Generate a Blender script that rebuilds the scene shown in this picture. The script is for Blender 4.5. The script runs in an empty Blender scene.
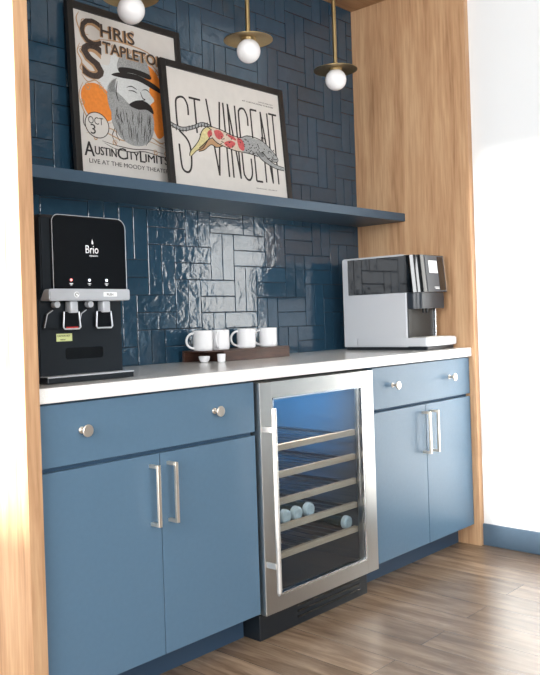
import bpy, bmesh, math, random
from math import pi, sin, cos, radians
from mathutils import Vector, Matrix
random.seed(7)
SC = bpy.context.scene
COL = SC.collection

# ------------------------------------------------------------------ dimensions (metres)
X1, X2, X3 = 0.8245, 1.4975, 2.2746      # cabinet / cooler / cabinet / oak panel
D = 0.616                                # tiled wall
ZC, ZCB = 0.920, 0.880                   # countertop top and underside
SH0, SH1, SHY = 1.5417, 1.5804, 0.324    # floating shelf
ZS = 2.653                               # oak soffit
XW = 2.312                               # face of the white side wall

# ------------------------------------------------------------------ helpers
def s2l(c):
    return tuple(((v/255)/12.92 if v/255 <= .04045 else ((v/255+.055)/1.055)**2.4) for v in c) + (1,)

def mat(name, rgb=(128,128,128), rough=.5, metal=0, spec=None, noise=0, nscale=40, bump=0, bscale=200,
        trans=0, ior=None, emit=None, estr=0, coat=0, stretch=(1,1,1), rgh_var=0):
    m = bpy.data.materials.new(name); m.use_nodes = True
    nt = m.node_tree; b = nt.nodes['Principled BSDF']
    b.inputs['Base Color'].default_value = s2l(rgb)
    b.inputs['Roughness'].default_value = rough
    b.inputs['Metallic'].default_value = metal
    if spec is not None: b.inputs['Specular IOR Level'].default_value = spec
    if trans: b.inputs['Transmission Weight'].default_value = trans
    if ior: b.inputs['IOR'].default_value = ior
    if coat: b.inputs['Coat Weight'].default_value = coat
    if emit: b.inputs['Emission Color'].default_value = s2l(emit); b.inputs['Emission Strength'].default_value = estr
    tc = nt.nodes.new('ShaderNodeTexCoord'); mp = nt.nodes.new('ShaderNodeMapping')
    mp.inputs['Scale'].default_value = stretch
    nt.links.new(tc.outputs['Object'], mp.inputs['Vector'])
    if noise or rgh_var:
        n = nt.nodes.new('ShaderNodeTexNoise'); n.inputs['Scale'].default_value = nscale; n.inputs['Detail'].default_value = 4
        nt.links.new(mp.outputs[0], n.inputs['Vector'])
        if noise:
            r = nt.nodes.new('ShaderNodeMapRange'); r.inputs['To Min'].default_value = 1-noise; r.inputs['To Max'].default_value = 1+noise
            r.inputs['From Min'].default_value=.25; r.inputs['From Max'].default_value=.75
            nt.links.new(n.outputs['Fac'], r.inputs['Value'])
            x = nt.nodes.new('ShaderNodeVectorMath'); x.operation = 'SCALE'; x.inputs[0].default_value = s2l(rgb)[:3]
            nt.links.new(r.outputs[0], x.inputs['Scale']); nt.links.new(x.outputs[0], b.inputs['Base Color'])
        if rgh_var:
            r = nt.nodes.new('ShaderNodeMapRange'); r.inputs['To Min'].default_value = rough-rgh_var; r.inputs['To Max'].default_value = rough+rgh_var
            nt.links.new(n.outputs['Fac'], r.inputs['Value']); nt.links.new(r.outputs[0], b.inputs['Roughness'])
    if bump:
        n2 = nt.nodes.new('ShaderNodeTexNoise'); n2.inputs['Scale'].default_value = bscale; n2.inputs['Detail'].default_value = 2
        nt.links.new(mp.outputs[0], n2.inputs['Vector'])
        bp = nt.nodes.new('ShaderNodeBump'); bp.inputs['Strength'].default_value = bump; bp.inputs['Distance'].default_value = .01
        nt.links.new(n2.outputs['Fac'], bp.inputs['Height']); nt.links.new(bp.outputs[0], b.inputs['Normal'])
    return m

def ramp_mat(name, stops, rough, sc, axis_scale, wave=None, bump=.05, spec=.4):
    """wood: stretched noise through a colour ramp"""
    m = bpy.data.materials.new(name); m.use_nodes = True
    nt = m.node_tree; b = nt.nodes['Principled BSDF']; L = nt.links
    b.inputs['Roughness'].default_value = rough; b.inputs['Specular IOR Level'].default_value = spec
    tc = nt.nodes.new('ShaderNodeTexCoord'); mp = nt.nodes.new('ShaderNodeMapping'); mp.inputs['Scale'].default_value = axis_scale
    L.new(tc.outputs['Object'], mp.inputs['Vector'])
    n = nt.nodes.new('ShaderNodeTexNoise'); n.inputs['Scale'].default_value = sc; n.inputs['Detail'].default_value = 8
    n.inputs['Roughness'].default_value = .62; n.inputs['Distortion'].default_value = .35
    L.new(mp.outputs[0], n.inputs['Vector'])
    n2 = nt.nodes.new('ShaderNodeTexNoise'); n2.inputs['Scale'].default_value = sc*7; n2.inputs['Detail'].default_value = 5
    L.new(mp.outputs[0], n2.inputs['Vector'])
    mx = nt.nodes.new('ShaderNodeMix'); mx.data_type = 'FLOAT'; mx.inputs[0].default_value = .35
    L.new(n.outputs['Fac'], mx.inputs[2]); L.new(n2.outputs['Fac'], mx.inputs[3])
    cr = nt.nodes.new('ShaderNodeValToRGB'); L.new(mx.outputs[0], cr.inputs[0])
    els = cr.color_ramp.elements
    for i, (p, c) in enumerate(stops):
        e = els[i] if i < 2 else els.new(p)
        e.position = p; e.color = s2l(c)
    L.new(cr.outputs[0], b.inputs['Base Color'])
    bp = nt.nodes.new('ShaderNodeBump'); bp.inputs['Strength'].default_value = bump; bp.inputs['Distance'].default_value = .002
    L.new(n2.outputs['Fac'], bp.inputs['Height']); L.new(bp.outputs[0], b.inputs['Normal'])
    return m

def bx(bm, x0, x1, y0, y1, z0, z1, bev=0, seg=2, rot=None, loc=None):
    """box, bevelled; optional rotation about its own centre or loc"""
    r = bmesh.ops.create_cube(bm, size=1)
    vs = r['verts']
    bmesh.ops.scale(bm, vec=(x1-x0, y1-y0, z1-z0), verts=vs)
    bmesh.ops.translate(bm, vec=((x0+x1)/2, (y0+y1)/2, (z0+z1)/2), verts=vs)
    if bev:
        es = list({e for v in vs for e in v.link_edges})
        o = bmesh.ops.bevel(bm, geom=es, offset=bev, segments=seg, affect='EDGES', profile=.5)
        vs = list({v for f in o['faces'] for v in f.verts} | set(v for v in vs if v.is_valid))
    if rot is not None:
        bmesh.ops.rotate(bm, cent=loc or ((x0+x1)/2, (y0+y1)/2, (z0+z1)/2), matrix=rot, verts=vs)
    return vs

def cyl(bm, p0, p1, r0, r1=None, seg=24, caps=True):
    p0, p1 = Vector(p0), Vector(p1); r1 = r0 if r1 is None else r1
    d = p1-p0
    q = d.to_track_quat('Z', 'Y').to_matrix().to_4x4()
    return bmesh.ops.create_cone(bm, cap_ends=caps, segments=seg, radius1=r0, radius2=r1, depth=d.length,
                                 matrix=Matrix.Translation((p0+p1)/2) @ q)['verts']

def tube(bm, pts, r, seg=10, closed=False, flat=None):
    """round tube swept along points; flat=(a,b) gives a rectangular section"""
    pts = [Vector(p) for p in pts]; n = len(pts); rings = []
    ref = None
    for i, p in enumerate(pts):
        a = pts[i-1] if (i or closed) else p; c = pts[(i+1) % n] if (i < n-1 or closed) else p
        t = (c-a).normalized()
        if ref is None:
            ref = Vector((0,1,0)) if abs(t.y) < .9 else Vector((1,0,0))
        u = t.cross(ref).normalized(); w = u.cross(t).normalized(); ref = w
        if flat: offs = [u*flat[0]*sx + w*flat[1]*sy for sx, sy in ((-1,-1),(1,-1),(1,1),(-1,1))]
        else: offs = [u*r*cos(2*pi*k/seg) + w*r*sin(2*pi*k/seg) for k in range(seg)]
        rings.append([bm.verts.new(p+o) for o in offs])
    m = len(rings[0])
    for i in range(n if closed else n-1):
        A, B = rings[i], rings[(i+1) % n]
        for k in range(m): bm.faces.new((A[k], A[(k+1)%m], B[(k+1)%m], B[k]))
    if not closed:
        bm.faces.new(rings[0][::-1]); bm.faces.new(rings[-1])

def lathe(bm, prof, c=(0,0,0), seg=40, axis='Z'):
    """profile [(r, h)] turned about an axis through c"""
    rings = []
    for r, h in prof:
        if r < 1e-6: rings.append([h]); continue
        rings.append([(r*cos(2*pi*k/seg), r*sin(2*pi*k/seg), h) for k in range(seg)])
    def put(x, y, z):
        if axis == 'Z': v = (x, y, z)
        elif axis == 'Y': v = (x, z, -y)
        else: v = (z, x, y)
        return bm.verts.new(Vector(v)+Vector(c))
    R = [[put(0, 0, q[0])] if len(q) == 1 else [put(*p) for p in q] for q in rings]
    for A, B in zip(R, R[1:]):
        if len(A) == 1 and len(B) == 1: continue
        for k in range(seg):
            j = (k+1) % seg
            if len(A) == 1: bm.faces.new((A[0], B[j], B[k]))
            elif len(B) == 1: bm.faces.new((A[k], A[j], B[0]))
            else: bm.faces.new((A[k], A[j], B[j], B[k]))

def prism(bm, pts, axis, a0, a1, bev=0, seg=2):
    """extrude a 2-D outline along an axis ('X': pts are (y,z); 'Y': (x,z); 'Z': (x,y))"""
    def P(u, v, a): return {'X': (a,u,v), 'Y': (u,a,v), 'Z': (u,v,a)}[axis]
    A = [bm.verts.new(P(u, v, a0)) for u, v in pts]; B = [bm.verts.new(P(u, v, a1)) for u, v in pts]
    n = len(pts); fs = [bm.faces.new(A), bm.faces.new(B[::-1])]
    for i in range(n): fs.append(bm.faces.new((A[i], B[i], B[(i+1)%n], A[(i+1)%n])))
    bmesh.ops.recalc_face_normals(bm, faces=fs)
    if bev:
        es = list({e for f in fs[:2] for e in f.edges})
        bmesh.ops.bevel(bm, geom=es, offset=bev, segments=seg, affect='EDGES')

def rrect(x0, x1, z0, z1, r, seg=5, rs=None):
    """rounded rectangle outline; rs = radii bl, br, tr, tl"""
    rs = rs or (r,)*4; out = []
    for (cx, cz, a0, rr) in ((x0,z0,pi,rs[0]), (x1,z0,1.5*pi,rs[1]), (x1,z1,0,rs[2]), (x0,z1,.5*pi,rs[3])):
        ox = cx + (rr if cx == x0 else -rr); oz = cz + (rr if cz == z0 else -rr)
        if rr < 1e-6: out.append((cx, cz)); continue
        for k in range(seg+1):
            a = a0 + k/seg*pi/2
            out.append((ox+rr*cos(a), oz+rr*sin(a)))
    return out

def obj(name, bm, m, parent=None, smooth=False, loc=None):
    bmesh.ops.recalc_face_normals(bm, faces=bm.faces)
    me = bpy.data.meshes.new(name); bm.to_mesh(me); bm.free()
    for mm in (m if isinstance(m, (list, tuple)) else [m]): me.materials.append(mm)
    o = bpy.data.objects.new(name, me); COL.objects.link(o)
    if smooth:
        for p in me.polygons: p.use_smooth = True
        md = o.modifiers.new('edges', 'EDGE_SPLIT'); md.split_angle = radians(35)
    if parent:
        o.parent = parent
        w = Vector((0,0,0)); q = parent
        while q: w += q.location; q = q.parent
        me.transform(Matrix.Translation(-w))       # meshes are drawn in world metres, then moved under their thing
    elif loc is not None:
        me.transform(Matrix.Translation(-Vector(loc))); o.location = loc
    return o

def thing(name, label, cat, loc=(0,0,0), group=None):
    o = bpy.data.objects.new(name, None); COL.objects.link(o); o.location = loc
    o.empty_display_size = .05
    o['label'] = label; o['category'] = cat
    if group: o['group'] = group
    return o

def tag(o, label, cat, group=None):
    o['label'] = label; o['category'] = cat
    if group: o['group'] = group
    return o

def struct(name, bm, m):
    o = obj(name, bm, m); o['kind'] = 'structure'; return o

def part_label(o, t): o['label'] = t; return o

def text_bm(s, size, spacing=1.0, thick=.0004, sx=1, sz=1, align='LEFT', bold=0):
    """lettering as solid mesh in the XZ plane facing -Y, origin at the baseline start"""
    cu = bpy.data.curves.new('t', 'FONT'); cu.body = s; cu.size = size; cu.space_character = spacing
    cu.extrude = thick; cu.align_x = align; cu.resolution_u = 3; cu.offset = bold
    o = bpy.data.objects.new('t', cu); COL.objects.link(o)
    dg = bpy.context.evaluated_depsgraph_get(); dg.update()
    me = bpy.data.meshes.new_from_object(o.evaluated_get(dg))
    bm = bmesh.new(); bm.from_mesh(me)
    bpy.data.objects.remove(o); bpy.data.curves.remove(cu); bpy.data.meshes.remove(me)
    bmesh.ops.transform(bm, matrix=Matrix(((sx,0,0,0),(0,0,-1,0),(0,sz,0,0),(0,0,0,1))), verts=bm.verts)
    return bm

def xf(bm, M): bmesh.ops.transform(bm, matrix=M, verts=bm.verts); return bm
def merge(dst, src):
    me = bpy.data.meshes.new('m'); src.to_mesh(me); src.free(); dst.from_mesh(me); bpy.data.meshes.remove(me)

# ------------------------------------------------------------------ materials
OAK = ramp_mat('oak_veneer', [(.28,(136,98,68)), (.72,(214,178,140)), (.45,(182,142,106)), (.58,(200,163,126))], .5, 1.6, (9,9,.55), bump=.1)
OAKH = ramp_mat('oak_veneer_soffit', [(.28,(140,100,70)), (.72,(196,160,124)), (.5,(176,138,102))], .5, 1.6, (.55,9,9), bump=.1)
BLUE = mat('slate_blue_cabinet_paint', (85,113,136), .34, spec=.5, noise=.03, nscale=60, bump=.03, bscale=900)
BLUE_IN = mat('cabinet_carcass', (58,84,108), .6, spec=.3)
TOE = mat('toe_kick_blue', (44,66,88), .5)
SHELFM = mat('shelf_blue_paint', (57,79,98), .45, noise=.03)
QUARTZ = mat('white_quartz', (236,235,232), .14, noise=.09, nscale=230, spec=.55)
NICKEL = mat('brushed_nickel', (226,216,204), .36, metal=.9)
STEEL = mat('stainless_steel', (200,200,198), .33, metal=1, noise=.03, nscale=30, stretch=(30,30,1), rgh_var=.06)
SILVERB = mat('satin_steel_bar', (225,222,218), .38, metal=.8)
TRIMM = mat('polished_trim', (226,228,230), .2, metal=1)
BLACKP = mat('black_plastic', (24,30,36), .34, spec=.5)
BLACKG = mat('gloss_black', (10,13,17), .07, spec=.6, coat=.5)
BLACKM = mat('matte_black', (12,13,14), .55)
BRASS = mat('aged_brass', (168,146,104), .33, metal=1, noise=.1, nscale=25)
GLOBE = mat('opal_glass', (238,238,240), .22, spec=.5)
CERAM = mat('white_ceramic', (236,236,238), .18, spec=.5)
WALNUT = ramp_mat('dark_walnut', [(.3,(38,24,20)), (.7,(88,58,46))], .4, 3, (1,9,9))
WHITEW = mat('white_wall_paint', (226,229,231), .6, bump=.03, bscale=300)
CEIL = mat('ceiling_paint', (225,225,222), .8)
DARKW = mat('far_wall_paint', (84,96,106), .7)
FRONTW = mat('grey_wall_paint', (150,155,158), .7)
BASEB = mat('blue_baseboard', (76,96,114), .4, noise=.04)
FRAMEB = mat('black_wood_frame', (24,22,21), .42, noise=.2, nscale=30, stretch=(4,4,4))
PAPER = mat('poster_paper', (206,202,197), .7, noise=.03, nscale=30)
INK = mat('black_ink', (32,28,28), .7)
ORANGE = mat('orange_ink', (226,132,48), .7, noise=.1, nscale=90)
INKB = mat('brown_ink', (62,50,44), .7, noise=.5, nscale=220)
TAN = mat('tan_ink', (176,140,104), .7)
GREYI = mat('grey_ink', (150,152,152), .7, noise=.35, nscale=260)
PALE = mat('pale_ink', (205,208,208), .7, noise=.1, nscale=200)
PALEB = mat('beige_ink', (196,180,164), .7, noise=.15, nscale=120)
REDI = mat('red_ink', (186,82,84), .7, noise=.3, nscale=120)
YEL = mat('yellow_ink', (200,190,140), .7, noise=.2, nscale=120)
SILVERP = mat('silver_plastic', (196,200,206), .35, metal=.3)
SILVERL = mat('silver_side_panel', (206,209,214), .36, metal=.15)
DARKS = mat('dark_grey_plastic', (40,46,54), .28)
RECESS = mat('recess_plastic', (38,42,44), .4)
GREYP = mat('grey_front_plastic', (70,75,82), .35, noise=.06, nscale=500)
WHITEL = mat('white_print', (240,242,244), .5)
SCREEN = mat('lit_screen', (240,243,246), .4, emit=(235,240,246), estr=.1)
LABELY = mat('yellow_sticker', (206,214,150), .5)
LEDW = mat('led_white', (255,255,255), .4, emit=(225,235,255), estr=2.2)
LEDR = mat('led_red', (255,120,120), .4, emit=(255,150,150), estr=1.6)
REDP = mat('red_plastic', (190,50,48), .4)
BEECH = ramp_mat('beech_slat', [(.3,(196,160,128)), (.7,(232,204,176))], .5, 3, (.6,9,9))
WIRE = mat('shelf_wire', (150,150,150), .35, metal=1)
LINER = mat('cooler_liner', (74,74,76), .5)
BEAN = mat('bean_window', (22,26,32), .06, spec=.6, coat=.4)

def glass_mat():
    m = bpy.data.materials.new('tinted_glass'); m.use_nodes = True
    nt = m.node_tree; L = nt.links
    for n in list(nt.nodes): nt.nodes.remove(n)
    out = nt.nodes.new('ShaderNodeOutputMaterial'); mix = nt.nodes.new('ShaderNodeMixShader')
    t = nt.nodes.new('ShaderNodeBsdfTransparent'); t.inputs[0].default_value = (.78,.84,.88,1)
    g = nt.nodes.new('ShaderNodeBsdfGlossy'); g.inputs['Roughness'].default_value = .02
    fr = nt.nodes.new('ShaderNodeFresnel'); fr.inputs[0].default_value = 1.75
    ge = nt.nodes.new('ShaderNodeNewGeometry'); iv = nt.nodes.new('ShaderNodeMath'); iv.operation = 'SUBTRACT'; iv.inputs[0].default_value = 1
    L.new(ge.outputs['Backfacing'], iv.inputs[1])
    f = nt.nodes.new('ShaderNodeMath'); f.operation = 'MULTIPLY'; L.new(fr.outputs[0], f.inputs[0]); L.new(iv.outputs[0], f.inputs[1])
    L.new(f.outputs[0], mix.inputs[0]); L.new(t.outputs[0], mix.inputs[1]); L.new(g.outputs[0], mix.inputs[2]); L.new(mix.outputs[0], out.inputs[0])
    return m
GLASS = glass_mat()

def tile_mat():
    """hand-made glazed tile: wavy gloss, per-tile shade carried by the tile's own colour attribute"""
    m = mat('glazed_blue_tile', (40,74,100), .08, spec=.95)
    nt = m.node_tree; b = nt.nodes['Principled BSDF']; L = nt.links
    at = nt.nodes.new('ShaderNodeAttribute'); at.attribute_name = 'shade'
    tc = nt.nodes.new('ShaderNodeTexCoord')
    n0 = nt.nodes.new('ShaderNodeTexNoise'); n0.inputs['Scale'].default_value = 25; n0.inputs['Detail'].default_value = 5
    L.new(tc.outputs['Object'], n0.inputs['Vector'])
    r0 = nt.nodes.new('ShaderNodeMapRange'); r0.inputs['To Min'].default_value = .86; r0.inputs['To Max'].default_value = 1.14
    L.new(n0.outputs['Fac'], r0.inputs['Value'])
    mu = nt.nodes.new('ShaderNodeMath'); mu.operation = 'MULTIPLY'
    L.new(at.outputs['Fac'], mu.inputs[0]); L.new(r0.outputs[0], mu.inputs[1])
    vm = nt.nodes.new('ShaderNodeVectorMath'); vm.operation = 'SCALE'; vm.inputs[0].default_value = s2l((38,67,87))[:3]
    L.new(mu.outputs[0], vm.inputs['Scale']); L.new(vm.outputs[0], b.inputs['Base Color'])
    n1 = nt.nodes.new('ShaderNodeTexNoise'); n1.inputs['Scale'].default_value = 22; n1.inputs['Detail'].default_value = 2.5
    n1.inputs['Distortion'].default_value = .6
    L.new(tc.outputs['Object'], n1.inputs['Vector'])
    n2 = nt.nodes.new('ShaderNodeTexNoise'); n2.inputs['Scale'].default_value = 90; n2.inputs['Detail'].default_value = 2
    L.new(tc.outputs['Object'], n2.inputs['Vector'])
    ad = nt.nodes.new('ShaderNodeMath'); ad.operation = 'MULTIPLY_ADD'; ad.inputs[1].default_value = .12
    L.new(n2.outputs['Fac'], ad.inputs[0]); L.new(n1.outputs['Fac'], ad.inputs[2])
    bp = nt.nodes.new('ShaderNodeBump'); bp.inputs['Strength'].default_value = .34; bp.inputs['Distance'].default_value = .008
    L.new(ad.outputs[0], bp.inputs['Height']); L.new(bp.outputs[0], b.inputs['Normal'])
    return m
TILE = tile_mat()
GROUT = mat('dark_grout', (22,38,52), .8)

def floor_mat():
    m = bpy.data.materials.new('oak_plank_floor'); m.use_nodes = True
    nt = m.node_tree; b = nt.nodes['Principled BSDF']; L = nt.links
    tc = nt.nodes.new('ShaderNodeTexCoord'); mp = nt.nodes.new('ShaderNodeMapping')
    mp.inputs['Rotation'].default_value = (0, 0, pi/2)
    mp.inputs['Location'].default_value = (.35, .06, 0)
    L.new(tc.outputs['Object'], mp.inputs['Vector'])
    br = nt.nodes.new('ShaderNodeTexBrick')
    br.inputs['Scale'].default_value = 1; br.inputs['Brick Width'].default_value = 1.22; br.inputs['Row Height'].default_value = .15
    br.inputs['Mortar Size'].default_value = .0012; br.inputs['Mortar Smooth'].default_value = .2; br.offset = .37; br.offset_frequency = 2
    br.inputs['Color1'].default_value = (0,0,0,1); br.inputs['Color2'].default_value = (1,1,1,1); br.inputs['Mortar'].default_value = (.3,.3,.3,1)
    L.new(mp.outputs[0], br.inputs['Vector'])
    m2 = nt.nodes.new('ShaderNodeMapping'); m2.inputs['Scale'].default_value = (2.0, 15, 1)
    L.new(mp.outputs[0], m2.inputs['Vector'])
    ad = nt.nodes.new('ShaderNodeVectorMath'); ad.operation = 'MULTIPLY_ADD'; ad.inputs[1].default_value = (7,7,7)
    L.new(br.outputs['Color'], ad.inputs[0]); L.new(m2.outputs[0], ad.inputs[2])
    n = nt.nodes.new('ShaderNodeTexNoise'); n.inputs['Scale'].default_value = 1.7; n.inputs['Detail'].default_value = 9
    n.inputs['Roughness'].default_value = .65; n.inputs['Distortion'].default_value = .4
    L.new(ad.outputs[0], n.inputs['Vector'])
    cr = nt.nodes.new('ShaderNodeValToRGB'); els = cr.color_ramp.elements
    for i, (p, c) in enumerate([(.28,(96,77,60)), (.76,(164,141,117)), (.46,(122,101,82)), (.58,(142,120,99))]):
        e = els[i] if i < 2 else els.new(p); e.position = p; e.color = s2l(c)
    L.new(n.outputs['Fac'], cr.inputs[0])
    r = nt.nodes.new('ShaderNodeMapRange'); r.inputs['To Min'].default_value = .78; r.inputs['To Max'].default_value = 1.16
    L.new(br.outputs['Color'], r.inputs['Value'])
    vm = nt.nodes.new('ShaderNodeVectorMath'); vm.operation = 'SCALE'
    L.new(cr.outputs[0], vm.inputs[0]); L.new(r.outputs[0], vm.inputs['Scale'])
    mm = nt.nodes.new('ShaderNodeMix'); mm.data_type = 'RGBA'; L.new(br.outputs['Fac'], mm.inputs[0])
    L.new(vm.outputs[0], mm.inputs[6]); mm.inputs[7].default_value = s2l((60,46,36))
    L.new(mm.outputs[2], b.inputs['Base Color'])
    b.inputs['Roughness'].default_value = .27; b.inputs['Specular IOR Level'].default_value = .65
    bp = nt.nodes.new('ShaderNodeBump'); bp.inputs['Strength'].default_value = .12; bp.inputs['Distance'].default_value = .002
    L.new(n.outputs['Fac'], bp.inputs['Height']); L.new(bp.outputs[0], b.inputs['Normal'])
    return m
FLOOR = floor_mat()

# ------------------------------------------------------------------ the setting
XL, XR, YF, ZT = -3.4, 4.6, -5.2, 2.95
bm = bmesh.new(); bx(bm, XL, XR, YF, D+.1, -.06, 0); struct('floor', bm, FLOOR)
bm = bmesh.new(); bx(bm, XL, XR, YF, D+.1, ZT, ZT+.06); struct('ceiling', bm, CEIL)

# tiled back wall: grout bed and hand-laid tiles in pairs, laid as a stepped right-angle herringbone
def tiled_wall():
    bm = bmesh.new(); bx(bm, -.045, XW, D+.004, D+.1, 0, ZT)
    for f in bm.faces: f.material_index = 1
    lay = bm.faces.layers.float.new('shade_f')
    a, b, g = .200, .137, .0014
    ox, oz = .888, 1.392
    rng = random.Random(3)
    def tile(x0, x1, z0, z1):
        x0, x1 = max(x0, 0), min(x1, X3)
        z0, z1 = max(z0, ZC-.02), min(z1, ZS+.02)
        if x1-x0 < .012 or z1-z0 < .012: return
        x0 += g; x1 -= g; z0 += g; z1 -= g
        cx, cz = (x0+x1)/2, (z0+z1)/2
        tx, tz = rng.gauss(0, .004), rng.gauss(0, .004)
        sh = rng.uniform(.88, 1.12); e = .0016
        us = [x0, x0+e] + [x0+(x1-x0)*k/4 for k in (1,2,3)] + [x1-e, x1]
        ws = [z0, z0+e] + [z0+(z1-z0)*k/4 for k in (1,2,3)] + [z1-e, z1]
        G = []
        for i, u in enumerate(us):
            row = []
            for j, w in enumerate(ws):
                edge = i in (0, 6) or j in (0, 6)
                y = D - .004 + tx*(u-cx) + tz*(w-cz) + rng.gauss(0, .00008) + (.0007 if edge else 0)
                row.append(bm.verts.new((u, y, w)))
            G.append(row)
        for i in range(6):
            for j in range(6):
                f = bm.faces.new((G[i][j], G[i+1][j], G[i+1][j+1], G[i][j+1])); f.smooth = (0 < i < 5 and 0 < j < 5); f[lay] = sh
        for e_ in {e for i in range(1, 6) for j in range(1, 6) for e in G[i][j].link_edges}:
            p, q = e_.verts
            if len(e_.link_faces) == 2 and e_.link_faces[0].smooth != e_.link_faces[1].smooth: e_.smooth = False
        # sides down to the bed
        ring = [G[i][0] for i in range(7)] + [G[6][j] for j in range(1, 7)] + [G[i][6] for i in range(5, -1, -1)] + [G[0][j] for j in range(5, 0, -1)]
        low = [bm.verts.new((v.co.x, D+.005, v.co.z)) for v in ring]
        for k in range(len(ring)):
            f = bm.faces.new((ring[k], low[k], low[(k+1)%len(ring)], ring[(k+1)%len(ring)])); f[lay] = sh
    for s in range(-24, 25):
        for t in range(-12, 13):
            px, pz = ox + b*s + a*t, oz - b*s + a*t
            if not (-.5 < px < 2.6 and .5 < pz < 3.2): continue
            for k in range(2):
                tile(px, px+a, pz + b/2*k, pz + b/2*(k+1))                 # flat pair
                tile(px + b/2*k, px + b/2*(k+1), pz-a, pz)                 # upright pair under it
    me = bpy.data.meshes.new('wall_back'); bm.to_mesh(me)
    vals = [0.0]*len(bm.faces)
    bm.faces.ensure_lookup_table()
    for i, f in enumerate(bm.faces): vals[i] = f[lay]
    bm.free()
    at = me.attributes.new('shade', 'FLOAT', 'FACE')
    at.data.foreach_set('value', vals)
    me.materials.append(TILE); me.materials.append(GROUT)
    o = bpy.data.objects.new('wall_back', me); COL.objects.link(o); o['kind'] = 'structure'
tiled_wall()

# right-hand white wall running towards the viewer, ends at a passage; room shell with daylight openings
bm = bmesh.new(); bx(bm, XW, XW+.12, -.70, D+.1, 0, ZT); struct('wall_right', bm, WHITEW)
bm = bmesh.new(); bx(bm, XW-.014, XW-.0005, -.70, -.028, 0, .100, .003); struct('baseboard_right', bm, BASEB)
bm = bmesh.new(); bx(bm, XR, XR+.1, YF, D+.1, 0, ZT); struct('wall_passage', bm, DARKW)
bm = bmesh.new(); bx(bm, XW+.121, XR, D, D+.1, 0, ZT); struct('wall_passage_end', bm, DARKW)
bm = bmesh.new(); bx(bm, XL, -.0455, D, D+.1, 0, ZT); struct('wall_back_left', bm, WHITEW)
W1 = (-3.9, .35, 1.17, 2.78)           # left wall opening y0 y1 z0 z1
bm = bmesh.new()
bx(bm, XL-.12, XL, YF, W1[0], 0, ZT); bx(bm, XL-.12, XL, W1[1], D+.1, 0, ZT)
bx(bm, XL-.12, XL, W1[0], W1[1], 0, W1[2]); bx(bm, XL-.12, XL, W1[0], W1[1], W1[3], ZT)
struct('wall_left', bm, WHITEW)
W2 = (-2.6, .4, .9, 2.6)
bm = bmesh.new()
bx(bm, XL, W2[0], YF-.12, YF, 0, ZT); bx(bm, W2[1], XR, YF-.12, YF, 0, ZT)
bx(bm, W2[0], W2[1], YF-.12, YF, 0, W2[2]); bx(bm, W2[0], W2[1], YF-.12, YF, W2[3], ZT)
struct('wall_front', bm, FRONTW)
def window(name, axis, pos, a0, a1, z0, z1, n):
    bm = bmesh.new(); t = .05
    def B(u0, u1, w0, w1):
        if axis == 'X': bx(bm, pos-.09, pos-.03, u0, u1, w0, w1)
        else: bx(bm, u0, u1, pos-.09, pos-.03, w0, w1)
    B(a0, a1, z0, z0+t); B(a0, a1, z1-t, z1); B(a0, a0+t, z0+t, z1-t); B(a1-t, a1, z0+t, z1-t)
    for k in range(1, n):
        c = a0+(a1-a0)*k/n; B(c-.025, c+.025, z0+t, z1-t)
    struct(name, bm, BLACKM)
window('window_1', 'X', XL, *W1, 3)
window('window_2', 'Y', YF, *W2, 2)

# oak panels boxing in the niche, oak soffit
t = 'oak'
bm = bmesh.new(); bx(bm, -.043, -.0006, -.030, D-.001, 0, ZT-.002, .001)
tag(obj('end_panel', bm, OAK), 'tall light oak end panel standing left of the water dispenser', 'wood panel')
bm = bmesh.new(); bx(bm, X3+.0008, XW-.0008, -.030, D-.001, 0, ZT-.002, .001)
tag(obj('end_panel', bm, OAK), 'tall light oak end panel behind the coffee machine, beside the white wall', 'wood panel')
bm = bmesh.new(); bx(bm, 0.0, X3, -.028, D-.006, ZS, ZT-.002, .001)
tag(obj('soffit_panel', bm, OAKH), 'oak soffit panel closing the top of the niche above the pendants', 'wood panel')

# ------------------------------------------------------------------ base cabinets
ZD0, ZGAP, ZD1 = .098, .704, .874
def knob(x, z, parent):
    bm = bmesh.new()
    lathe(bm, [(0,0),(.0095,0),(.0095,.002),(.0055,.004),(.0050,.014),(.0085,.021),(.0165,.028),(.0170,.031),(.0150,.033),(0,.0332)][::1], seg=32, axis='Y')
    xf(bm, Matrix.Translation((x, -.0002, z)) @ Matrix.Scale(-1, 4, (0,1,0)))
    return part_label(obj('knob', bm, NICKEL, parent, smooth=True), 'round brushed nickel knob')
def pull(x, z0, z1, parent):
    bm = bmesh.new()
    bx(bm, x-.0055, x+.0055, -.042, -.033, z0, z1, .001)
    bx(bm, x-.0055, x+.0055, -.034, -.0002, z0+.0, z0+.010, .001)
    bx(bm, x-.0055, x+.0055, -.034, -.0002, z1-.010, z1, .001)
    return part_label(obj('handle', bm, NICKEL, parent), 'slim square nickel bar pull')
def cabinet(x0, x1, label, knobs, xs, pulls):
    t = thing('base_cabinet', label, 'cabinet', ((x0+x1)/2, .3, 0))
    bm = bmesh.new(); g = .002
    bx(bm, x0+g, x1-g, .0215, D-.004, ZD0, ZCB-.001)
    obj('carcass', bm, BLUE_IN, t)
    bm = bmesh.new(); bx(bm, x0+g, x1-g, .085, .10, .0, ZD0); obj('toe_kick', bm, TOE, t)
    bm = bmesh.new(); bx(bm, x0+g, x1-g, 0, .020, ZGAP+.004, ZD1, .0012)
    dr = obj('drawer', bm, BLUE, t)
    for kx in knobs: knob(kx, .797, dr)
    for (a, b), px in zip(((x0+g, xs-.0015), (xs+.0015, x1-g)), pulls):
        bm = bmesh.new(); bx(bm, a, b, 0, .020, ZD0, ZGAP-.009, .0012)
        d = obj('door', bm, BLUE, t); pull(px, .488, .668, d)
    return t
cabinet(0, X1, 'wide slate blue base cabinet under the water dispenser and mugs', (.143, .640), .4122, (.375, .442))
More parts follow.
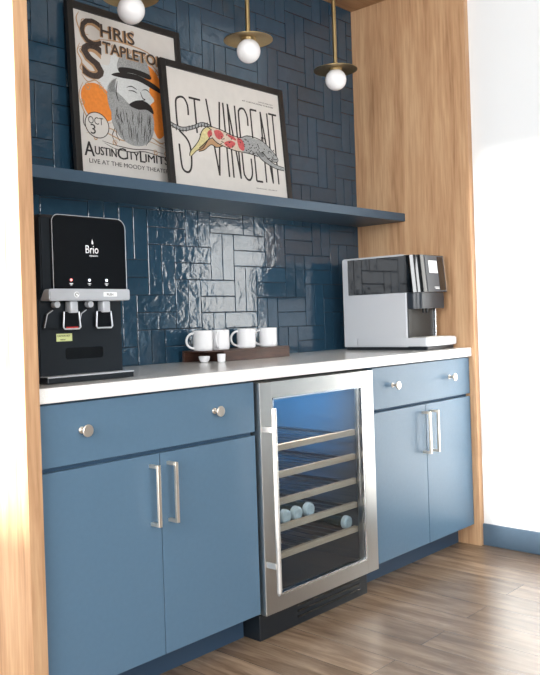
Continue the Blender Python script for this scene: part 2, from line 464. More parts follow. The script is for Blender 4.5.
cabinet(X2, X3, 'slate blue base cabinet under the coffee machine beside the right oak panel', (1.64, 2.09), 1.886, (1.857, 1.922))

bm = bmesh.new(); bx(bm, .0006, X3-.0006, -.014, D-.0045, ZCB, ZC, .002)
tag(obj('countertop', bm, QUARTZ), 'long white speckled quartz countertop on the blue cabinets', 'countertop')

# ------------------------------------------------------------------ wine cooler
FX0, FX1 = .832, 1.479
wc = thing('wine_cooler', 'stainless steel wine cooler with glass door between the two blue cabinets', 'wine cooler', ((FX0+FX1)/2, .3, 0))
bm = bmesh.new()
ix0, ix1, iy1, iz0, iz1 = FX0+.035, FX1-.035, .54, .125, .838
bx(bm, FX0, ix0, .026, .58, .095, .872); bx(bm, ix1, FX1, .026, .58, .095, .872)
bx(bm, ix0, ix1, iy1, .58, .095, .872); bx(bm, ix0, ix1, .026, iy1, .095, iz0); bx(bm, ix0, ix1, .026, iy1, iz1, .872)
part_label(obj('cabinet_body', bm, LINER, wc), 'dark lined cooler body')
bm = bmesh.new(); FY = -.018
gx0, gx1, gz0, gz1 = .893, 1.408, .142, .815
bx(bm, FX0, gx0, FY, .022, .090, .870, .002); bx(bm, gx1, FX1, FY, .022, .090, .870, .002)
bx(bm, gx0-.001, gx1+.001, FY+.0003, .0217, .0903, gz0); bx(bm, gx0-.001, gx1+.001, FY+.0003, .0217, gz1, .8697)
door = part_label(obj('door', bm, STEEL, wc), 'stainless steel door frame')
bm = bmesh.new()
for (a, b, c, d) in ((gx0,gx0+.007,gz0,gz1), (gx1-.007,gx1,gz0,gz1), (gx0,gx1,gz0,gz0+.007), (gx0,gx1,gz1-.007,gz1)):
    bx(bm, a, b, FY+.001, FY+.010, c, d, .0008)
part_label(obj('inner_bevel_highlight', bm, TRIMM, door), 'brighter metal strip drawn as the bevel highlight around the glass')  # brighter metal stands in for the highlight on the frame's inner bevel
bm = bmesh.new(); bx(bm, gx0+.007, gx1-.007, FY+.009, FY+.014, gz0+.007, gz1-.007)
part_label(obj('glass_pane', bm, GLASS, door), 'clear glass door pane')
bm = bmesh.new(); cyl(bm, (.852,-.062,.172), (.852,-.062,.785), .0085)
hb = part_label(obj('handle', bm, SILVERB, door, smooth=True), 'tall round steel bar handle')
for z in (.262, .715):
    bm = bmesh.new(); bx(bm, .838, .848, -.060, FY-.0002, z-.009, z+.009, .001); obj('handle_bracket', bm, SILVERB, hb)
bm = bmesh.new(); bx(bm, FX0-.004, FX1-.04, .012, .56, .0, .086, .002)
gr = part_label(obj('vent_grille', bm, BLACKP, wc), 'black slotted vent plinth')
bm = bmesh.new()
for k in range(3):
    z = .030+.020*k
    bx(bm, 1.02, 1.39, .0085, .0118, z-.0035, z+.0035, .001)
obj('slot_rib', bm, BLACKG, gr)
bm = bmesh.new(); bx(bm, 1.33, 1.36, .06, .10, .822, .8375, .002)
part_label(obj('sensor', bm, WHITEL, wc), 'small white fitting under the roof')
SHZ = (.628, .533, .438, .345, .250)
for z in SHZ:
    bm = bmesh.new(); bx(bm, ix0+.02, ix1-.02, .035, .053, z-.010, z+.012, .002)
    sh = part_label(obj('shelf', bm, BEECH, wc), 'pale beech shelf front')
    bm = bmesh.new()
    for yy in (.06, .50): cyl(bm, (ix0+.004, yy, z-.006), (ix1-.004, yy, z-.006), .003, seg=8)
    for k in range(11):
        xx = ix0+.03+(ix1-ix0-.06)*k/10; cyl(bm, (xx,.053,z-.003), (xx,.505,z-.003), .0022, seg=6)
    part_label(obj('wire_rack', bm, WIRE, sh), 'steel wire rack')
    for xa in (ix0+.001, ix1-.008):
        bm = bmesh.new(); bx(bm, xa, xa+.007, .06, .52, z-.014, z-.008); part_label(obj('rail', bm, BLACKP, sh), 'black side rail')
def bottle(x, z, label):
    t = thing('wine_bottle', label, 'bottle', (x, .3, z), 'small bottles lying in the cooler')
    bm = bmesh.new(); q = .70
    pr = [(0,.0835),(.0345,.0835),(.0375,.0840),(.0375,.235),(.036,.250),(.026,.275),(.0155,.297),(.0145,.36),(.0150,.362),(.0150,.372),(0,.372)]
    lathe(bm, [(r_*q, h_) for r_, h_ in pr], (x, 0, z), axis='Y')
    obj('bottle_body', bm, DARKG, t, smooth=True)
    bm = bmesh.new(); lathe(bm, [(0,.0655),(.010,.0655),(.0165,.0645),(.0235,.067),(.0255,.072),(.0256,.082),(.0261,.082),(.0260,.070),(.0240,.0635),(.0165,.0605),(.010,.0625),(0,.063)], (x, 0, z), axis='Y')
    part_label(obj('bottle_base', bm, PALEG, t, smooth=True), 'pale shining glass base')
    bm = bmesh.new(); lathe(bm, [(0,.3735),(.0112,.3735),(.0118,.370),(.0112,.330),(.0104,.330)], (x, 0, z), axis='Y')
    obj('capsule', bm, CAPS, t, smooth=True)
CAPS = mat('silver_capsule', (200,202,200), .3, metal=.6)
DARKG = mat('dark_green_glass', (42,52,46), .1, spec=.7)
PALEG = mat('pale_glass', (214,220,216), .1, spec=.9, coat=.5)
rb = .0375*.70
for x, zi, lab in ((1.040,3,'bottle with pale base on the fourth cooler shelf, nearest the door handle'),
                   (1.102,3,'bottle with pale base on the fourth cooler shelf, middle of three'),
                   (1.172,3,'bottle with pale base on the fourth cooler shelf, rightmost of three'),
                   (1.400,4,'lone bottle with pale base at the right end of the lowest cooler shelf')):
    bottle(x, SHZ[zi]-.0006+rb, lab)

# ------------------------------------------------------------------ floating shelf
bm = bmesh.new(); bx(bm, .0006, X3-.0004, SHY, D-.0045, SH0, SH1, .0015)
tag(obj('floating_shelf', bm, SHELFM), 'long slate blue floating shelf holding the two framed posters', 'shelf')

# ------------------------------------------------------------------ pendants
def pendant(x, z, label):
    y = .30
    t = thing('pendant_light', label, 'pendant light', (x, y, z), 'brass pendant lights')
    bm = bmesh.new()
    bmesh.ops.create_uvsphere(bm, u_segments=40, v_segments=24, radius=.0465, matrix=Matrix.Translation((x, y, z)))
    part_label(obj('globe', bm, GLOBE, t, smooth=True), 'round white opal glass globe')
    bm = bmesh.new()
    lathe(bm, [(0,.052),(.020,.052),(.075,.0475),(.096,.044),(.096,.0415),(.075,.0445),(.030,.0475),(.026,.036),(.020,.036),(0,.040)], (x, y, z), seg=56)
    part_label(obj('disc_shade', bm, BRASS, t, smooth=True), 'shallow round brass disc')
    bm = bmesh.new(); cyl(bm, (x, y, z+.050), (x, y, ZS-.018), .0088, seg=20); cyl(bm, (x, y, z+.050), (x, y, z+.075), .013, .0100, seg=24)
    part_label(obj('rod', bm, BRASS, t, smooth=True), 'straight brass rod')
    bm = bmesh.new(); lathe(bm, [(0,-.02),(.055,-.02),(.058,-.016),(.058,0),(0,0)], (x, y, ZS-.0003), seg=40)
    part_label(obj('canopy', bm, BRASS, t, smooth=True), 'round brass ceiling canopy')
for x, z, lab in ((.597, 2.144, 'brass pendant light with white globe over the bearded man poster'),
               (1.168, 2.131, 'brass pendant light with white globe over the running cat poster, middle of three'),
               (1.720, 2.126, 'brass pendant light with white globe nearest the right oak panel')):
    pendant(x, z, lab)

# ------------------------------------------------------------------ framed posters (built flat, then leaned on the wall)
def lean(root, children_fn, x, yb, z, ang, yaw=0):
    pass
def framed(x0, w, h, yb, ang, label, art, fw=.026):
    """frame with its lower left corner at x0 on the shelf, tipped back by ang"""
    t = thing('framed_poster', label, 'framed poster', (x0+w/2, yb, SH1))
    M = Matrix.Translation((x0, yb, SH1+.0005)) @ Matrix.Rotation(-ang, 4, 'X')
    bm = bmesh.new()
    for (a, b, c, d) in ((0,fw,0,h), (w-fw,w,0,h), (fw,w-fw,0,fw), (fw,w-fw,h-fw,h)):
        bx(bm, a, b, 0, .020, c, d, .0015)
    part_label(obj('frame', xf(bm, M), FRAMEB, t), 'black wood frame')
    bm = bmesh.new(); bx(bm, fw-.004, w-fw+.004, .0085, .014, fw-.004, h-fw+.004)
    sheet = part_label(obj('print', xf(bm, M), PAPER, t), 'off white printed sheet')
    def P(name, bm, m, lab=None):
        o = obj(name, xf(bm, M), m, sheet)
        if lab: part_label(o, lab)
    art(P, w, h, fw)
    return t
def poly(pts, lv, th=.0003):
    bm = bmesh.new(); y1 = .0085
    prism(bm, pts, 'Y', y1-th*lv-.0001, y1-.00005)
    return bm
def spl(pts, n=6, closed=True):
    """Catmull-Rom through points"""
    out = []; m = len(pts)
    rng = range(m) if closed else range(m-1)
    for i in rng:
        g = (lambda k: pts[k % m]) if closed else (lambda k: pts[min(max(k,0),m-1)])
        p0, p1, p2, p3 = g(i-1), g(i), g(i+1), g(i+2)
        for k in range(n):
            t = k/n
            out.append(tuple(.5*((2*b)+(-a+c)*t+(2*a-5*b+4*c-d)*t*t+(-a+3*b-3*c+d)*t**3) for a,b,c,d in zip(p0,p1,p2,p3)))
    if not closed: out.append(tuple(pts[-1]))
    return out
def stroke(bm, pts, wd, lv=2, taper=False):
    """flat ink line of width wd along 2-D points"""
    y = .0085-.0003*lv; n = len(pts); L = []; R = []
    for i, p in enumerate(pts):
        a = Vector(pts[max(i-1,0)]); c = Vector(pts[min(i+1,n-1)]); d = c-a
        if d.length < 1e-7: d = Vector((1,0))
        d.normalize(); nn = Vector((-d.y, d.x)); ww = wd/2*(1 if not taper else .25+.75*sin(pi*i/(n-1)))
        q = Vector(p)
        L.append(q+nn*ww); R.append(q-nn*ww)
    f = [[bm.verts.new((v.x, yy, v.y)) for v in side] for side in (L, R) for yy in (y, .0084)]
    for i in range(n-1):
        bm.faces.new((f[0][i], f[0][i+1], f[2][i+1], f[2][i]))
        bm.faces.new((f[0][i], f[1][i], f[1][i+1], f[0][i+1])); bm.faces.new((f[2][i], f[2][i+1], f[3][i+1], f[3][i]))
    for i in (0, n-1): bm.faces.new((f[0][i], f[2][i], f[3][i], f[1][i]))

def place_text(s, x, z, size, width=None, height=None, lv=3, rot=0, bold=0):
    bm = text_bm(s, size, thick=.00015, bold=bold)
    xs = [v.co.x for v in bm.verts]; zs = [v.co.z for v in bm.verts]
    x0, x1, z0, z1 = min(xs), max(xs), min(zs), max(zs)
    sx = width/(x1-x0) if width else 1; sz = height/(z1-z0) if height else (sx if width else 1)
    xf(bm, Matrix.Translation((x, .0085-.0003*lv, z)) @ Matrix.Rotation(rot, 4, 'Y') @ Matrix.Diagonal((sx,1,sz,1)) @ Matrix.Translation((-x0,0,-z0)))
    return bm

def art_portrait(P, w, h, fw):
    S = lambda u, v: (fw + u*(w-2*fw), fw + v*(h-2*fw))         # 0..1 across the sheet
    F = lambda u, v: S(.015+.865*u, .165+.885*v)                # where the figure sits on the sheet
    pp = lambda l: [F(*q) for q in l]
    W, H = w-2*fw, h-2*fw
    # orange clouds behind the figure
    P('orange_shape', poly(spl(pp([(.06,.44),(.02,.36),(.08,.25),(.20,.22),(.33,.24),(.37,.34),(.30,.43),(.18,.47)])), 1), ORANGE)
    P('orange_shape', poly(spl(pp([(.60,.66),(.56,.56),(.64,.46),(.78,.28),(.86,.17),(.95,.22),(.98,.36),(.95,.55),(.86,.66),(.74,.69)])), 1), ORANGE)
    bm = bmesh.new()
    for l in ([(.05,.46),(.00,.36),(.07,.23),(.20,.20),(.33,.22)], [(.58,.69),(.74,.72),(.90,.66),(.98,.50)], [(.06,.15),(.30,.18),(.5,.13),(.74,.17),(.95,.12)],
              [(.05,.12),(.25,.145),(.45,.11),(.7,.14),(.95,.10)], [(.30,.50),(.26,.44),(.34,.38),(.31,.33)], [(.92,.66),(.97,.52),(.99,.34),(.95,.18)],
              [(.04,.51),(.10,.47),(.18,.49),(.25,.46)], [(.06,.17),(.12,.145),(.2,.165)], [(.8,.165),(.88,.135),(.97,.16)]):
        stroke(bm, spl(pp(l), closed=False), .0045, 2, True)
    P('scroll_line', bm, TAN)
    # smoke puff
    P('smoke', poly(spl(pp([(.22,.50),(.24,.60),(.34,.62),(.38,.70),(.50,.69),(.54,.60),(.46,.53),(.44,.45),(.34,.42)])), 2), PALE)
    # hair, head, beard, hat
    P('hair', poly(spl(pp([(.34,.50),(.30,.40),(.33,.30),(.40,.26),(.52,.44),(.48,.55)])), 2), GREYI)
    P('face', poly(spl(pp([(.42,.54),(.40,.42),(.46,.33),(.62,.28),(.75,.32),(.79,.40),(.84,.44),(.79,.49),(.78,.56),(.60,.58)])), 3), PALE)
    P('beard', poly(spl(pp([(.38,.44),(.34,.33),(.34,.22),(.42,.13),(.55,.09),(.68,.10),(.78,.16),(.82,.26),(.80,.36),(.74,.385),(.66,.37),(.56,.37),(.46,.42)])), 4), GREYI)
    P('moustache', poly(spl(pp([(.54,.37),(.62,.41),(.72,.42),(.80,.39),(.82,.34),(.74,.36),(.64,.35)])), 5), INK)
    P('hat_crown', poly(spl(pp([(.44,.60),(.46,.69),(.54,.745),(.62,.72),(.70,.74),(.78,.70),(.80,.60),(.62,.585)])), 4), GREYI)
    P('hat_band', poly(spl(pp([(.46,.585),(.60,.60),(.80,.585),(.80,.62),(.62,.635),(.455,.62)])), 5), INK)
    P('hat_brim', poly(spl(pp([(.36,.555),(.46,.585),(.66,.595),(.88,.55),(.95,.50),(.86,.515),(.66,.555),(.48,.55)])), 6), INK)
    bm = bmesh.new()
    for l in ([(.52,.49),(.58,.505),(.64,.49)], [(.70,.495),(.75,.505),(.79,.49)], [(.68,.48),(.70,.44),(.73,.43),(.68,.42)],
              [(.54,.47),(.60,.475),(.64,.465)], [(.42,.52),(.40,.44),(.42,.38)]):
        stroke(bm, spl(pp(l), closed=False), .0035, 7, True)
    P('face_line', bm, INK); bm = bmesh.new()
    rng = random.Random(5)
    for k in range(46):
        a = rng.uniform(0, 1); x = .38+.40*a; zt = rng.uniform(.18, .34); 
        stroke(bm, spl(pp([(x,zt),(x+rng.uniform(-.015,.02),zt-.04),(x+(.58-x)*.12,zt-.085)]), closed=False), .0022, 5, True)
    P('beard_strand', bm, INK)
    # round badge
    c = F(.17,.185); bm = bmesh.new()
    stroke(bm, [(c[0]+.052*cos(2*pi*k/30), c[1]+.047*sin(2*pi*k/30)) for k in range(31)], .003, 3)
    P('badge_ring', bm, INK)
    P('badge', poly([(c[0]+.050*cos(2*pi*k/30), c[1]+.045*sin(2*pi*k/30)) for k in range(30)], 2), PAPER)
    P('badge_lettering', place_text('OCT', c[0]-.038, c[1]+.002, .05, .066, .027), INK)
    P('badge_lettering', place_text('3', c[0]-.030, c[1]-.035, .05, .022, .036), INK)
    # title lettering, large initials
    def dbl(s, u, v, wd, ht, rot=0):
        x, z = S(u, v)
        P('lettering', place_text(s, x, z, .1, wd*W, ht*H, 8 if s == 'TAPLETON' else 2, rot, .0045), TAN)
        P('lettering', place_text(s, x+.004, z+.003, .1, wd*W, ht*H, 9 if s == 'TAPLETON' else 3, rot, .0015), INKB)
    dbl('C', .05, .80, .19, .165); dbl('HRIS', .24, .870, .33, .080)
    dbl('S', .05, .60, .20, .215); dbl('TAPLETON', .25, .775, .62, .070)
    bm = bmesh.new()
    for l in ([(.05,.93),(.02,.88),(.06,.80),(.14,.79)], [(.04,.72),(.01,.66),(.05,.60),(.03,.55),(.10,.52)], [(.25,.78),(.5,.80),(.8,.78),(.95,.70)], [(.14,.97),(.22,.985),(.27,.95)]):
        stroke(bm, spl(pp(l), closed=False), .005, 2, True)
    P('scroll_line', bm, TAN)
    rng = random.Random(21); FP = lambda l: [S(*q) for q in l]
    for (u, v, rr, tw) in ((.10,.93,.035,1),(.06,.76,.03,-1),(.10,.55,.035,1),(.22,.57,.03,-1),(.30,.66,.03,1),(.36,.83,.02,1),(.52,.83,.02,-1),(.66,.82,.025,1),(.80,.74,.03,1),(.86,.66,.03,-1),
                          (.08,.30,.025,1),(.14,.25,.02,-1),(.32,.24,.025,1),(.72,.22,.025,-1),(.84,.22,.03,1),(.90,.30,.03,-1),(.88,.44,.025,1),(.04,.45,.025,-1),(.36,.94,.02,1),(.56,.95,.02,-1)):
        bm = bmesh.new(); stroke(bm, FP([(u+tw*rr*(1-k/22)*cos(k*.55), v+rr*.8*(1-k/22)*sin(k*.55)) for k in range(19)]), .0040, 2, True); P('scroll_curl', bm, TAN, 'tan scroll ornament')
    for l in ([(.31,.40),(.33,.34),(.30,.28),(.34,.22)], [(.84,.62),(.90,.58),(.93,.50)], [(.24,.60),(.30,.655),(.40,.69)], [(.22,.23),(.32,.205),(.48,.20),(.62,.215),(.80,.20),(.92,.22)],
              [(.20,.24),(.34,.225),(.50,.22),(.66,.232),(.82,.22)], [(.05,.40),(.04,.33),(.08,.29)]):
        bm = bmesh.new(); stroke(bm, spl(FP(l), closed=False), .0034, 2, True); P('scroll_line', bm, INKB)
    # foot lettering
    for s, u, v, wd, ht in (('A', .03,.138,.09,.085), ('USTIN', .125,.152,.20,.05), ('C', .335,.145,.085,.07), ('ITY', .425,.152,.12,.05), ('L', .555,.145,.05,.07), ('IMITS', .61,.152,.24,.05)):
        x, z = S(u, v); P('lettering', place_text(s, x, z, .1, wd*W, ht*H, 3), INK); P('lettering', place_text(s, x+.0018, z, .1, wd*W, ht*H, 4), INK)
    x, z = S(.07,.098); P('lettering', place_text('LIVE AT THE MOODY THEATER', x, z, .05, .78*W, .026*H, 3), INK)

def art_cat(P, w, h, fw):
    W, H = w-2*fw, h-2*fw
    S = lambda u, v: (fw + u*W, fw + v*H); pp = lambda l: [S(*q) for q in l]
    bm = bmesh.new(); t = .0086
    def st(l, smooth=False):
        if smooth: stroke(bm, spl(pp(l), closed=False), t, 1); return
        for p, q in zip(l, l[1:]): stroke(bm, pp([p, q]), t, 1)
    # tall thin capitals: S T . V I N C E N T
    st([(.155,.62),(.155,.70),(.135,.755),(.105,.765),(.07,.74),(.06,.68),(.06,.52),(.075,.47),(.12,.42),(.145,.36),(.15,.26),(.14,.17),(.115,.13),(.08,.14),(.065,.19),(.06,.36)], True)
    st([(.17,.775),(.265,.775)]); st([(.215,.775),(.215,.48)])
    st([(.235,.47),(.25,.47)])
    st([(.315,.80),(.375,.14)]); st([(.43,.80),(.375,.14)])
    st([(.46,.80),(.46,.14)])
    st([(.50,.14),(.50,.80),(.565,.14),(.565,.80)])
    st([(.675,.64),(.675,.72),(.655,.78),(.63,.79),(.605,.77),(.595,.70),(.595,.24),(.605,.17),(.63,.14),(.655,.15),(.675,.21),(.675,.34)], True)
    st([(.77,.80),(.71,.80),(.71,.14),(.77,.14)]); st([(.71,.48),(.76,.48)])
    st([(.805,.14),(.805,.80),(.87,.14),(.87,.80)])
    st([(.885,.80),(.965,.80)]); st([(.925,.80),(.925,.14)])
    P('lettering', bm, INK, 'tall thin black capitals')
    # leaping spotted cat, nose to the right
    P('cat_hind_leg', poly(spl(pp([(.37,.50),(.33,.49),(.29,.42),(.25,.36),(.20,.33),(.155,.28),(.135,.275),(.145,.31),(.19,.365),(.225,.42),(.255,.50),(.30,.545),(.36,.555)])), 2), YEL, 'pale yellow hind leg')
    P('cat_hind_leg', poly(spl(pp([(.43,.41),(.37,.385),(.33,.40),(.30,.385),(.26,.345),(.215,.325),(.22,.35),(.26,.39),(.30,.435),(.34,.46),(.42,.47)])), 2), TAN, 'tan hind leg')
    P('cat_body', poly(spl(pp([(.34,.555),(.42,.545),(.50,.52),(.58,.505),(.62,.51),(.62,.39),(.55,.385),(.46,.40),(.38,.425),(.335,.47)])), 3), PALEB, 'pale beige flank')
    P('cat_chest', poly(spl(pp([(.59,.51),(.66,.54),(.72,.53),(.78,.525),(.83,.50),(.87,.46),(.91,.42),(.935,.38),(.925,.35),(.88,.345),(.83,.365),(.79,.36),(.74,.37),(.66,.385),(.60,.39)])), 4), GREYI, 'grey spotted chest and head')
    P('cat_foreleg', poly(spl(pp([(.73,.40),(.78,.345),(.84,.31),(.92,.285),(.985,.28),(.99,.305),(.93,.315),(.87,.34),(.83,.375),(.79,.42)])), 4), GREYI, 'grey stretched foreleg')
    for l in ([(.36,.53),(.41,.54),(.44,.50),(.40,.46),(.37,.48)], [(.44,.44),(.50,.47),(.54,.45),(.50,.405),(.46,.41)], [(.47,.52),(.53,.51),(.55,.48),(.50,.49)],
              [(.56,.50),(.60,.50),(.62,.45),(.61,.40),(.57,.42)], [(.30,.50),(.33,.53),(.34,.49),(.31,.46)]):
        P('cat_red_patch', poly(spl(pp(l)), 5), REDI, 'red patch on the flank')
    bm = bmesh.new()
    stroke(bm, spl(pp([(.35,.545),(.30,.565),(.25,.56),(.18,.52),(.10,.49),(.04,.50),(.01,.515)]), closed=False), .014, 2)
    P('cat_tail', bm, GREYI, 'long ringed tail')
    bm = bmesh.new(); rng = random.Random(9)
    outline = [[(.34,.56),(.42,.55),(.50,.525),(.59,.515),(.66,.545),(.78,.53),(.87,.465),(.935,.385),(.925,.35),(.88,.345),(.83,.365)], [(.335,.465),(.38,.425),(.46,.40),(.55,.385),(.66,.383),(.74,.37)],
               [(.845,.43),(.86,.44),(.88,.425)], [(.88,.375),(.905,.37),(.93,.375)], [(.79,.52),(.795,.56),(.82,.55),(.83,.505)], [(.73,.40),(.78,.345),(.84,.31),(.92,.283),(.99,.278)],
               [(.79,.42),(.83,.375),(.87,.34),(.93,.317),(.99,.307)], [(.135,.27),(.145,.31),(.19,.37),(.225,.425),(.255,.505),(.30,.55),(.36,.56)],
               [(.155,.278),(.20,.328),(.25,.358),(.29,.42),(.33,.485)], [(.215,.322),(.26,.342),(.30,.382),(.33,.40),(.37,.385),(.43,.41)], [(.22,.352),(.26,.392),(.30,.437),(.335,.46)],
               [(.35,.56),(.30,.58),(.25,.576),(.18,.535),(.10,.505),(.04,.515),(.01,.53)], [(.34,.53),(.30,.55),(.25,.545),(.18,.505),(.10,.475),(.04,.485),(.01,.50)]]
    for l in outline: stroke(bm, spl(pp(l), closed=False), .0030, 6)
    for k in range(70):
        u = rng.uniform(.37, .90); v = .46+rng.uniform(-.055,.055)-(max(u-.62,0))*.20
        stroke(bm, pp([(u,v),(u+.009,v+rng.uniform(-.012,.012))]), .0036, 6)
    for k in range(12):
        u = .02+.026*k; v = .505 - .03*sin(min(max((u-.01)/.14,0),1)*pi) + (.065*max(u-.13,0)/.17)
        stroke(bm, pp([(u,v-.016),(u+.003,v+.018)]), .0032, 4)
    P('cat_marking', bm, INK, 'black spots and outline')
    x, z = S(.64,.86); P('small_lettering', place_text('AT THE WILTERN THEATRE', x, z, .03, .30*W, .012*H, 2), INK)
    x, z = S(.80,.885); P('small_lettering', place_text('SATURDAY', x, z, .03, .14*W, .010*H, 2), INK)
    x, z = S(.70,.07); P('small_lettering', place_text('SPECIAL GUEST', x, z, .03, .2*W, .009*H, 2), INK)

framed(.530, .530, .670, .545, math.atan2(.035, .670), 'tall framed poster of a bearded man in a hat with orange background on the shelf', art_portrait)
framed(.900, .705, .525, .470, math.atan2(.045, .525), 'wide framed poster of a leaping cat over tall thin letters on the shelf', art_cat)

# ------------------------------------------------------------------ water dispenser
wd = thing('water_dispenser', 'black countertop water dispenser with silver band beside the left oak panel', 'water dispenser', (.25, .3, ZC))
bm = bmesh.new()
prism(bm, [(.130,ZC+.008),(.52,ZC+.008),(.52,1.365),(.50,1.385),(.118,1.397),(.108,1.388),(.108,1.186),(.130,1.155)], 'X', .100, .388, .004)
body = obj('body', bm, BLACKP, wd)
bm = bmesh.new()
prism(bm, rrect(.129, .382, 1.186, 1.396, .03, 6, (.002,.002,.030,.020)), 'Y', .092, .1078, .004, 3)
fp = part_label(obj('front_panel', bm, BLACKG, wd, smooth=True), 'gloss black upper front panel')
bm = bmesh.new()
o_ = rrect(.129, .382, 1.186, 1.396, .03, 6, (.002,.002,.030,.020))
tube(bm, [(x, .0925, z) for x, z in o_], .0010, 6, closed=True)
part_label(obj('edge_trim', bm, SILVERP, fp, smooth=True), 'thin silver edge line')
bm = xf(text_bm('Brio', .034, thick=.0003), Matrix.Translation((.236, .0912, 1.290)) @ Matrix.Diagonal((.80,1,1,1)))
merge(bm, xf(text_bm('signature', .008, thick=.0003), Matrix.Translation((.250, .0912, 1.281))))
bm2 = bmesh.new()
prism(bm2, [(.2590,1.319),(.2620,1.332),(.2650,1.319),(.2620,1.316)], 'Y', .0906, .0916); merge(bm, bm2)
part_label(obj('logo', bm, WHITEL, fp), 'white brand lettering')
for x, m_, l in ((.186, LEDR, 'lit red indicator'), (.248, LEDW, 'lit white indicator'), (.308, LEDW, 'lit white indicator')):
    bm = bmesh.new(); cyl(bm, (x,.0925,1.212), (x,.0908,1.212), .0038, seg=14); a_ = part_label(obj('indicator_light', bm, m_, fp), l)
    bm = bmesh.new(); bx(bm, x-.006, x+.006, .0912, .0925, 1.201, 1.203); bx(bm, x-.003, x+.003, .0912, .0925, 1.197, 1.199); obj('icon', bm, WHITEL, fp)
bm = bmesh.new()
prism(bm, rrect(.108, .386, 1.153, 1.186, .006, 3), 'Y', .082, .150, .003)
band = part_label(obj('control_band', bm, SILVERP, wd, smooth=True), 'silver control band')
bm = bmesh.new(); cyl(bm, (.196,.0822,1.170), (.196,.0806,1.170), .0085, seg=20)
b1 = part_label(obj('button', bm, WHITEL, band), 'round white lock button')
bm = bmesh.new(); tube(bm, [(.196+.0048*cos(a),.0800,1.170+.0048*sin(a)) for a in [k*.5 for k in range(11)]], .0008, 5); obj('button_icon', bm, INK, b1)
bm = bmesh.new(); bx(bm, .288, .336, .0808, .0822, 1.164, 1.177, .0005)
b2 = part_label(obj('sticker', bm, WHITEL, band), 'white sticker')
bm = xf(text_bm('PUSH', .010, thick=.0002), Matrix.Translation((.299, .0805, 1.1668))); obj('sticker_lettering', bm, INK, b2)
# taps and lever loops
for x, red in ((.196, True), (.308, False)):
    bm = bmesh.new(); bx(bm, x-.013, x+.013, .094, .124, 1.118, 1.1525, .004)
    nz = part_label(obj('tap', bm, SILVERP, wd, smooth=True), 'silver tap spout')
    bm = bmesh.new(); cyl(bm, (x-.052,.118,1.143), (x-.052,.100,1.143), .0095, seg=20)
    part_label(obj('tap_bolt', bm, SILVERP, wd, smooth=True), 'round silver fitting')
    bm = bmesh.new(); tube(bm, [(x-.027,.106,1.122),(x-.032,.104,1.078),(x-.028,.103,1.073),(x+.020,.103,1.073),(x+.025,.104,1.078),(x+.022,.106,1.122)], .0024, 8)
    lv = part_label(obj('lever_loop', bm, SILVERP, wd, smooth=True), 'silver rimmed lever loop')
    bm = bmesh.new(); prism(bm, [(x-.026,1.122),(x-.030,1.077),(x+.022,1.077),(x+.021,1.122)], 'Y', .106, .110); obj('lever_paddle', bm, BLACKG, lv)
    if red:
        bm = bmesh.new(); bx(bm, x-.022, x+.016, .1015, .106, 1.0755, 1.079); part_label(obj('hot_marker', bm, REDP, lv), 'red hot water marker')
    bm = bmesh.new(); prism(bm, [(x-.088,1.076),(x-.078,1.116),(x-.060,1.128),(x-.040,1.128),(x-.040,1.076)], 'Y', .112, .1295, .003)
    pd = part_label(obj('lever', bm, BLACKP, wd), 'black push lever')
    bm = bmesh.new(); tube(bm, [(x-.088,.1115,1.078),(x-.078,.1115,1.116),(x-.060,.1115,1.127)], .0016, 6); part_label(obj('lever_edge', bm, SILVERP, pd), 'silver lever edge')
bm = bmesh.new(); bx(bm, .156, .208, .1288, .1303, 1.038, 1.060)
lb = part_label(obj('warning_sticker', bm, LABELY, wd), 'small yellow sticker')
bm = xf(text_bm('CAUTION HOT', .0075, thick=.0002), Matrix.Translation((.158, .1285, 1.051)) @ Matrix.Diagonal((.82,1,1,1)))
merge(bm, xf(text_bm('water', .0075, thick=.0002), Matrix.Translation((.168, .1285, 1.041))))
obj('sticker_lettering', bm, INK, lb)
bm = bmesh.new(); prism(bm, rrect(.185, .315, .985, 1.018, .008), 'Y', .1295, .1308); obj('recess_plate', bm, BLACKG, wd)
bm = bmesh.new(); bx(bm, .0985, .1005, .22, .24, 1.28, 1.32); part_label(obj('side_label', bm, LABELY, wd), 'small side label')
bm = bmesh.new(); bx(bm, .098, .395, .088, .129, ZC+.002, ZC+.020, .003)
tr = obj('drip_tray', bm, BLACKP, wd)
bm = bmesh.new(); bx(bm, .098, .395, .0865, .092, ZC+.0175, ZC+.0215, .001); bx(bm, .099, .394, .092, .129, ZC+.0195, ZC+.0215, .0005)
part_label(obj('tray_rim', bm, SILVERP, tr), 'silver drip tray rim')
for x in (.125, .36):
    for y in (.155, .48): bm = bmesh.new(); cyl(bm, (x,y,ZC+.0003), (x,y,ZC+.010), .012); obj('foot', bm, BLACKM, wd)

# ------------------------------------------------------------------ coffee machine
cm = thing('coffee_machine', 'silver and black bean to cup coffee machine in front of the right oak panel', 'coffee machine', (2.12, .3, ZC))
CX0, CX1 = 2.000, 2.238
bm = bmesh.new(); prism(bm, rrect(.155, .515, .935, 1.358, .01, 5, (.004,.004,.012,.022)), 'X', CX0, CX1, .004, 3)
part_label(obj('body', bm, SILVERL, cm, smooth=True), 'silver side and body')
bm = bmesh.new(); prism(bm, rrect(.150, .478, 1.182, 1.350, .01, 4, (.008,0,.0,.008)), 'X', CX0-.0035, CX0+.002, .001)
part_label(obj('side_window', bm, BEAN, cm), 'gloss black side panel')
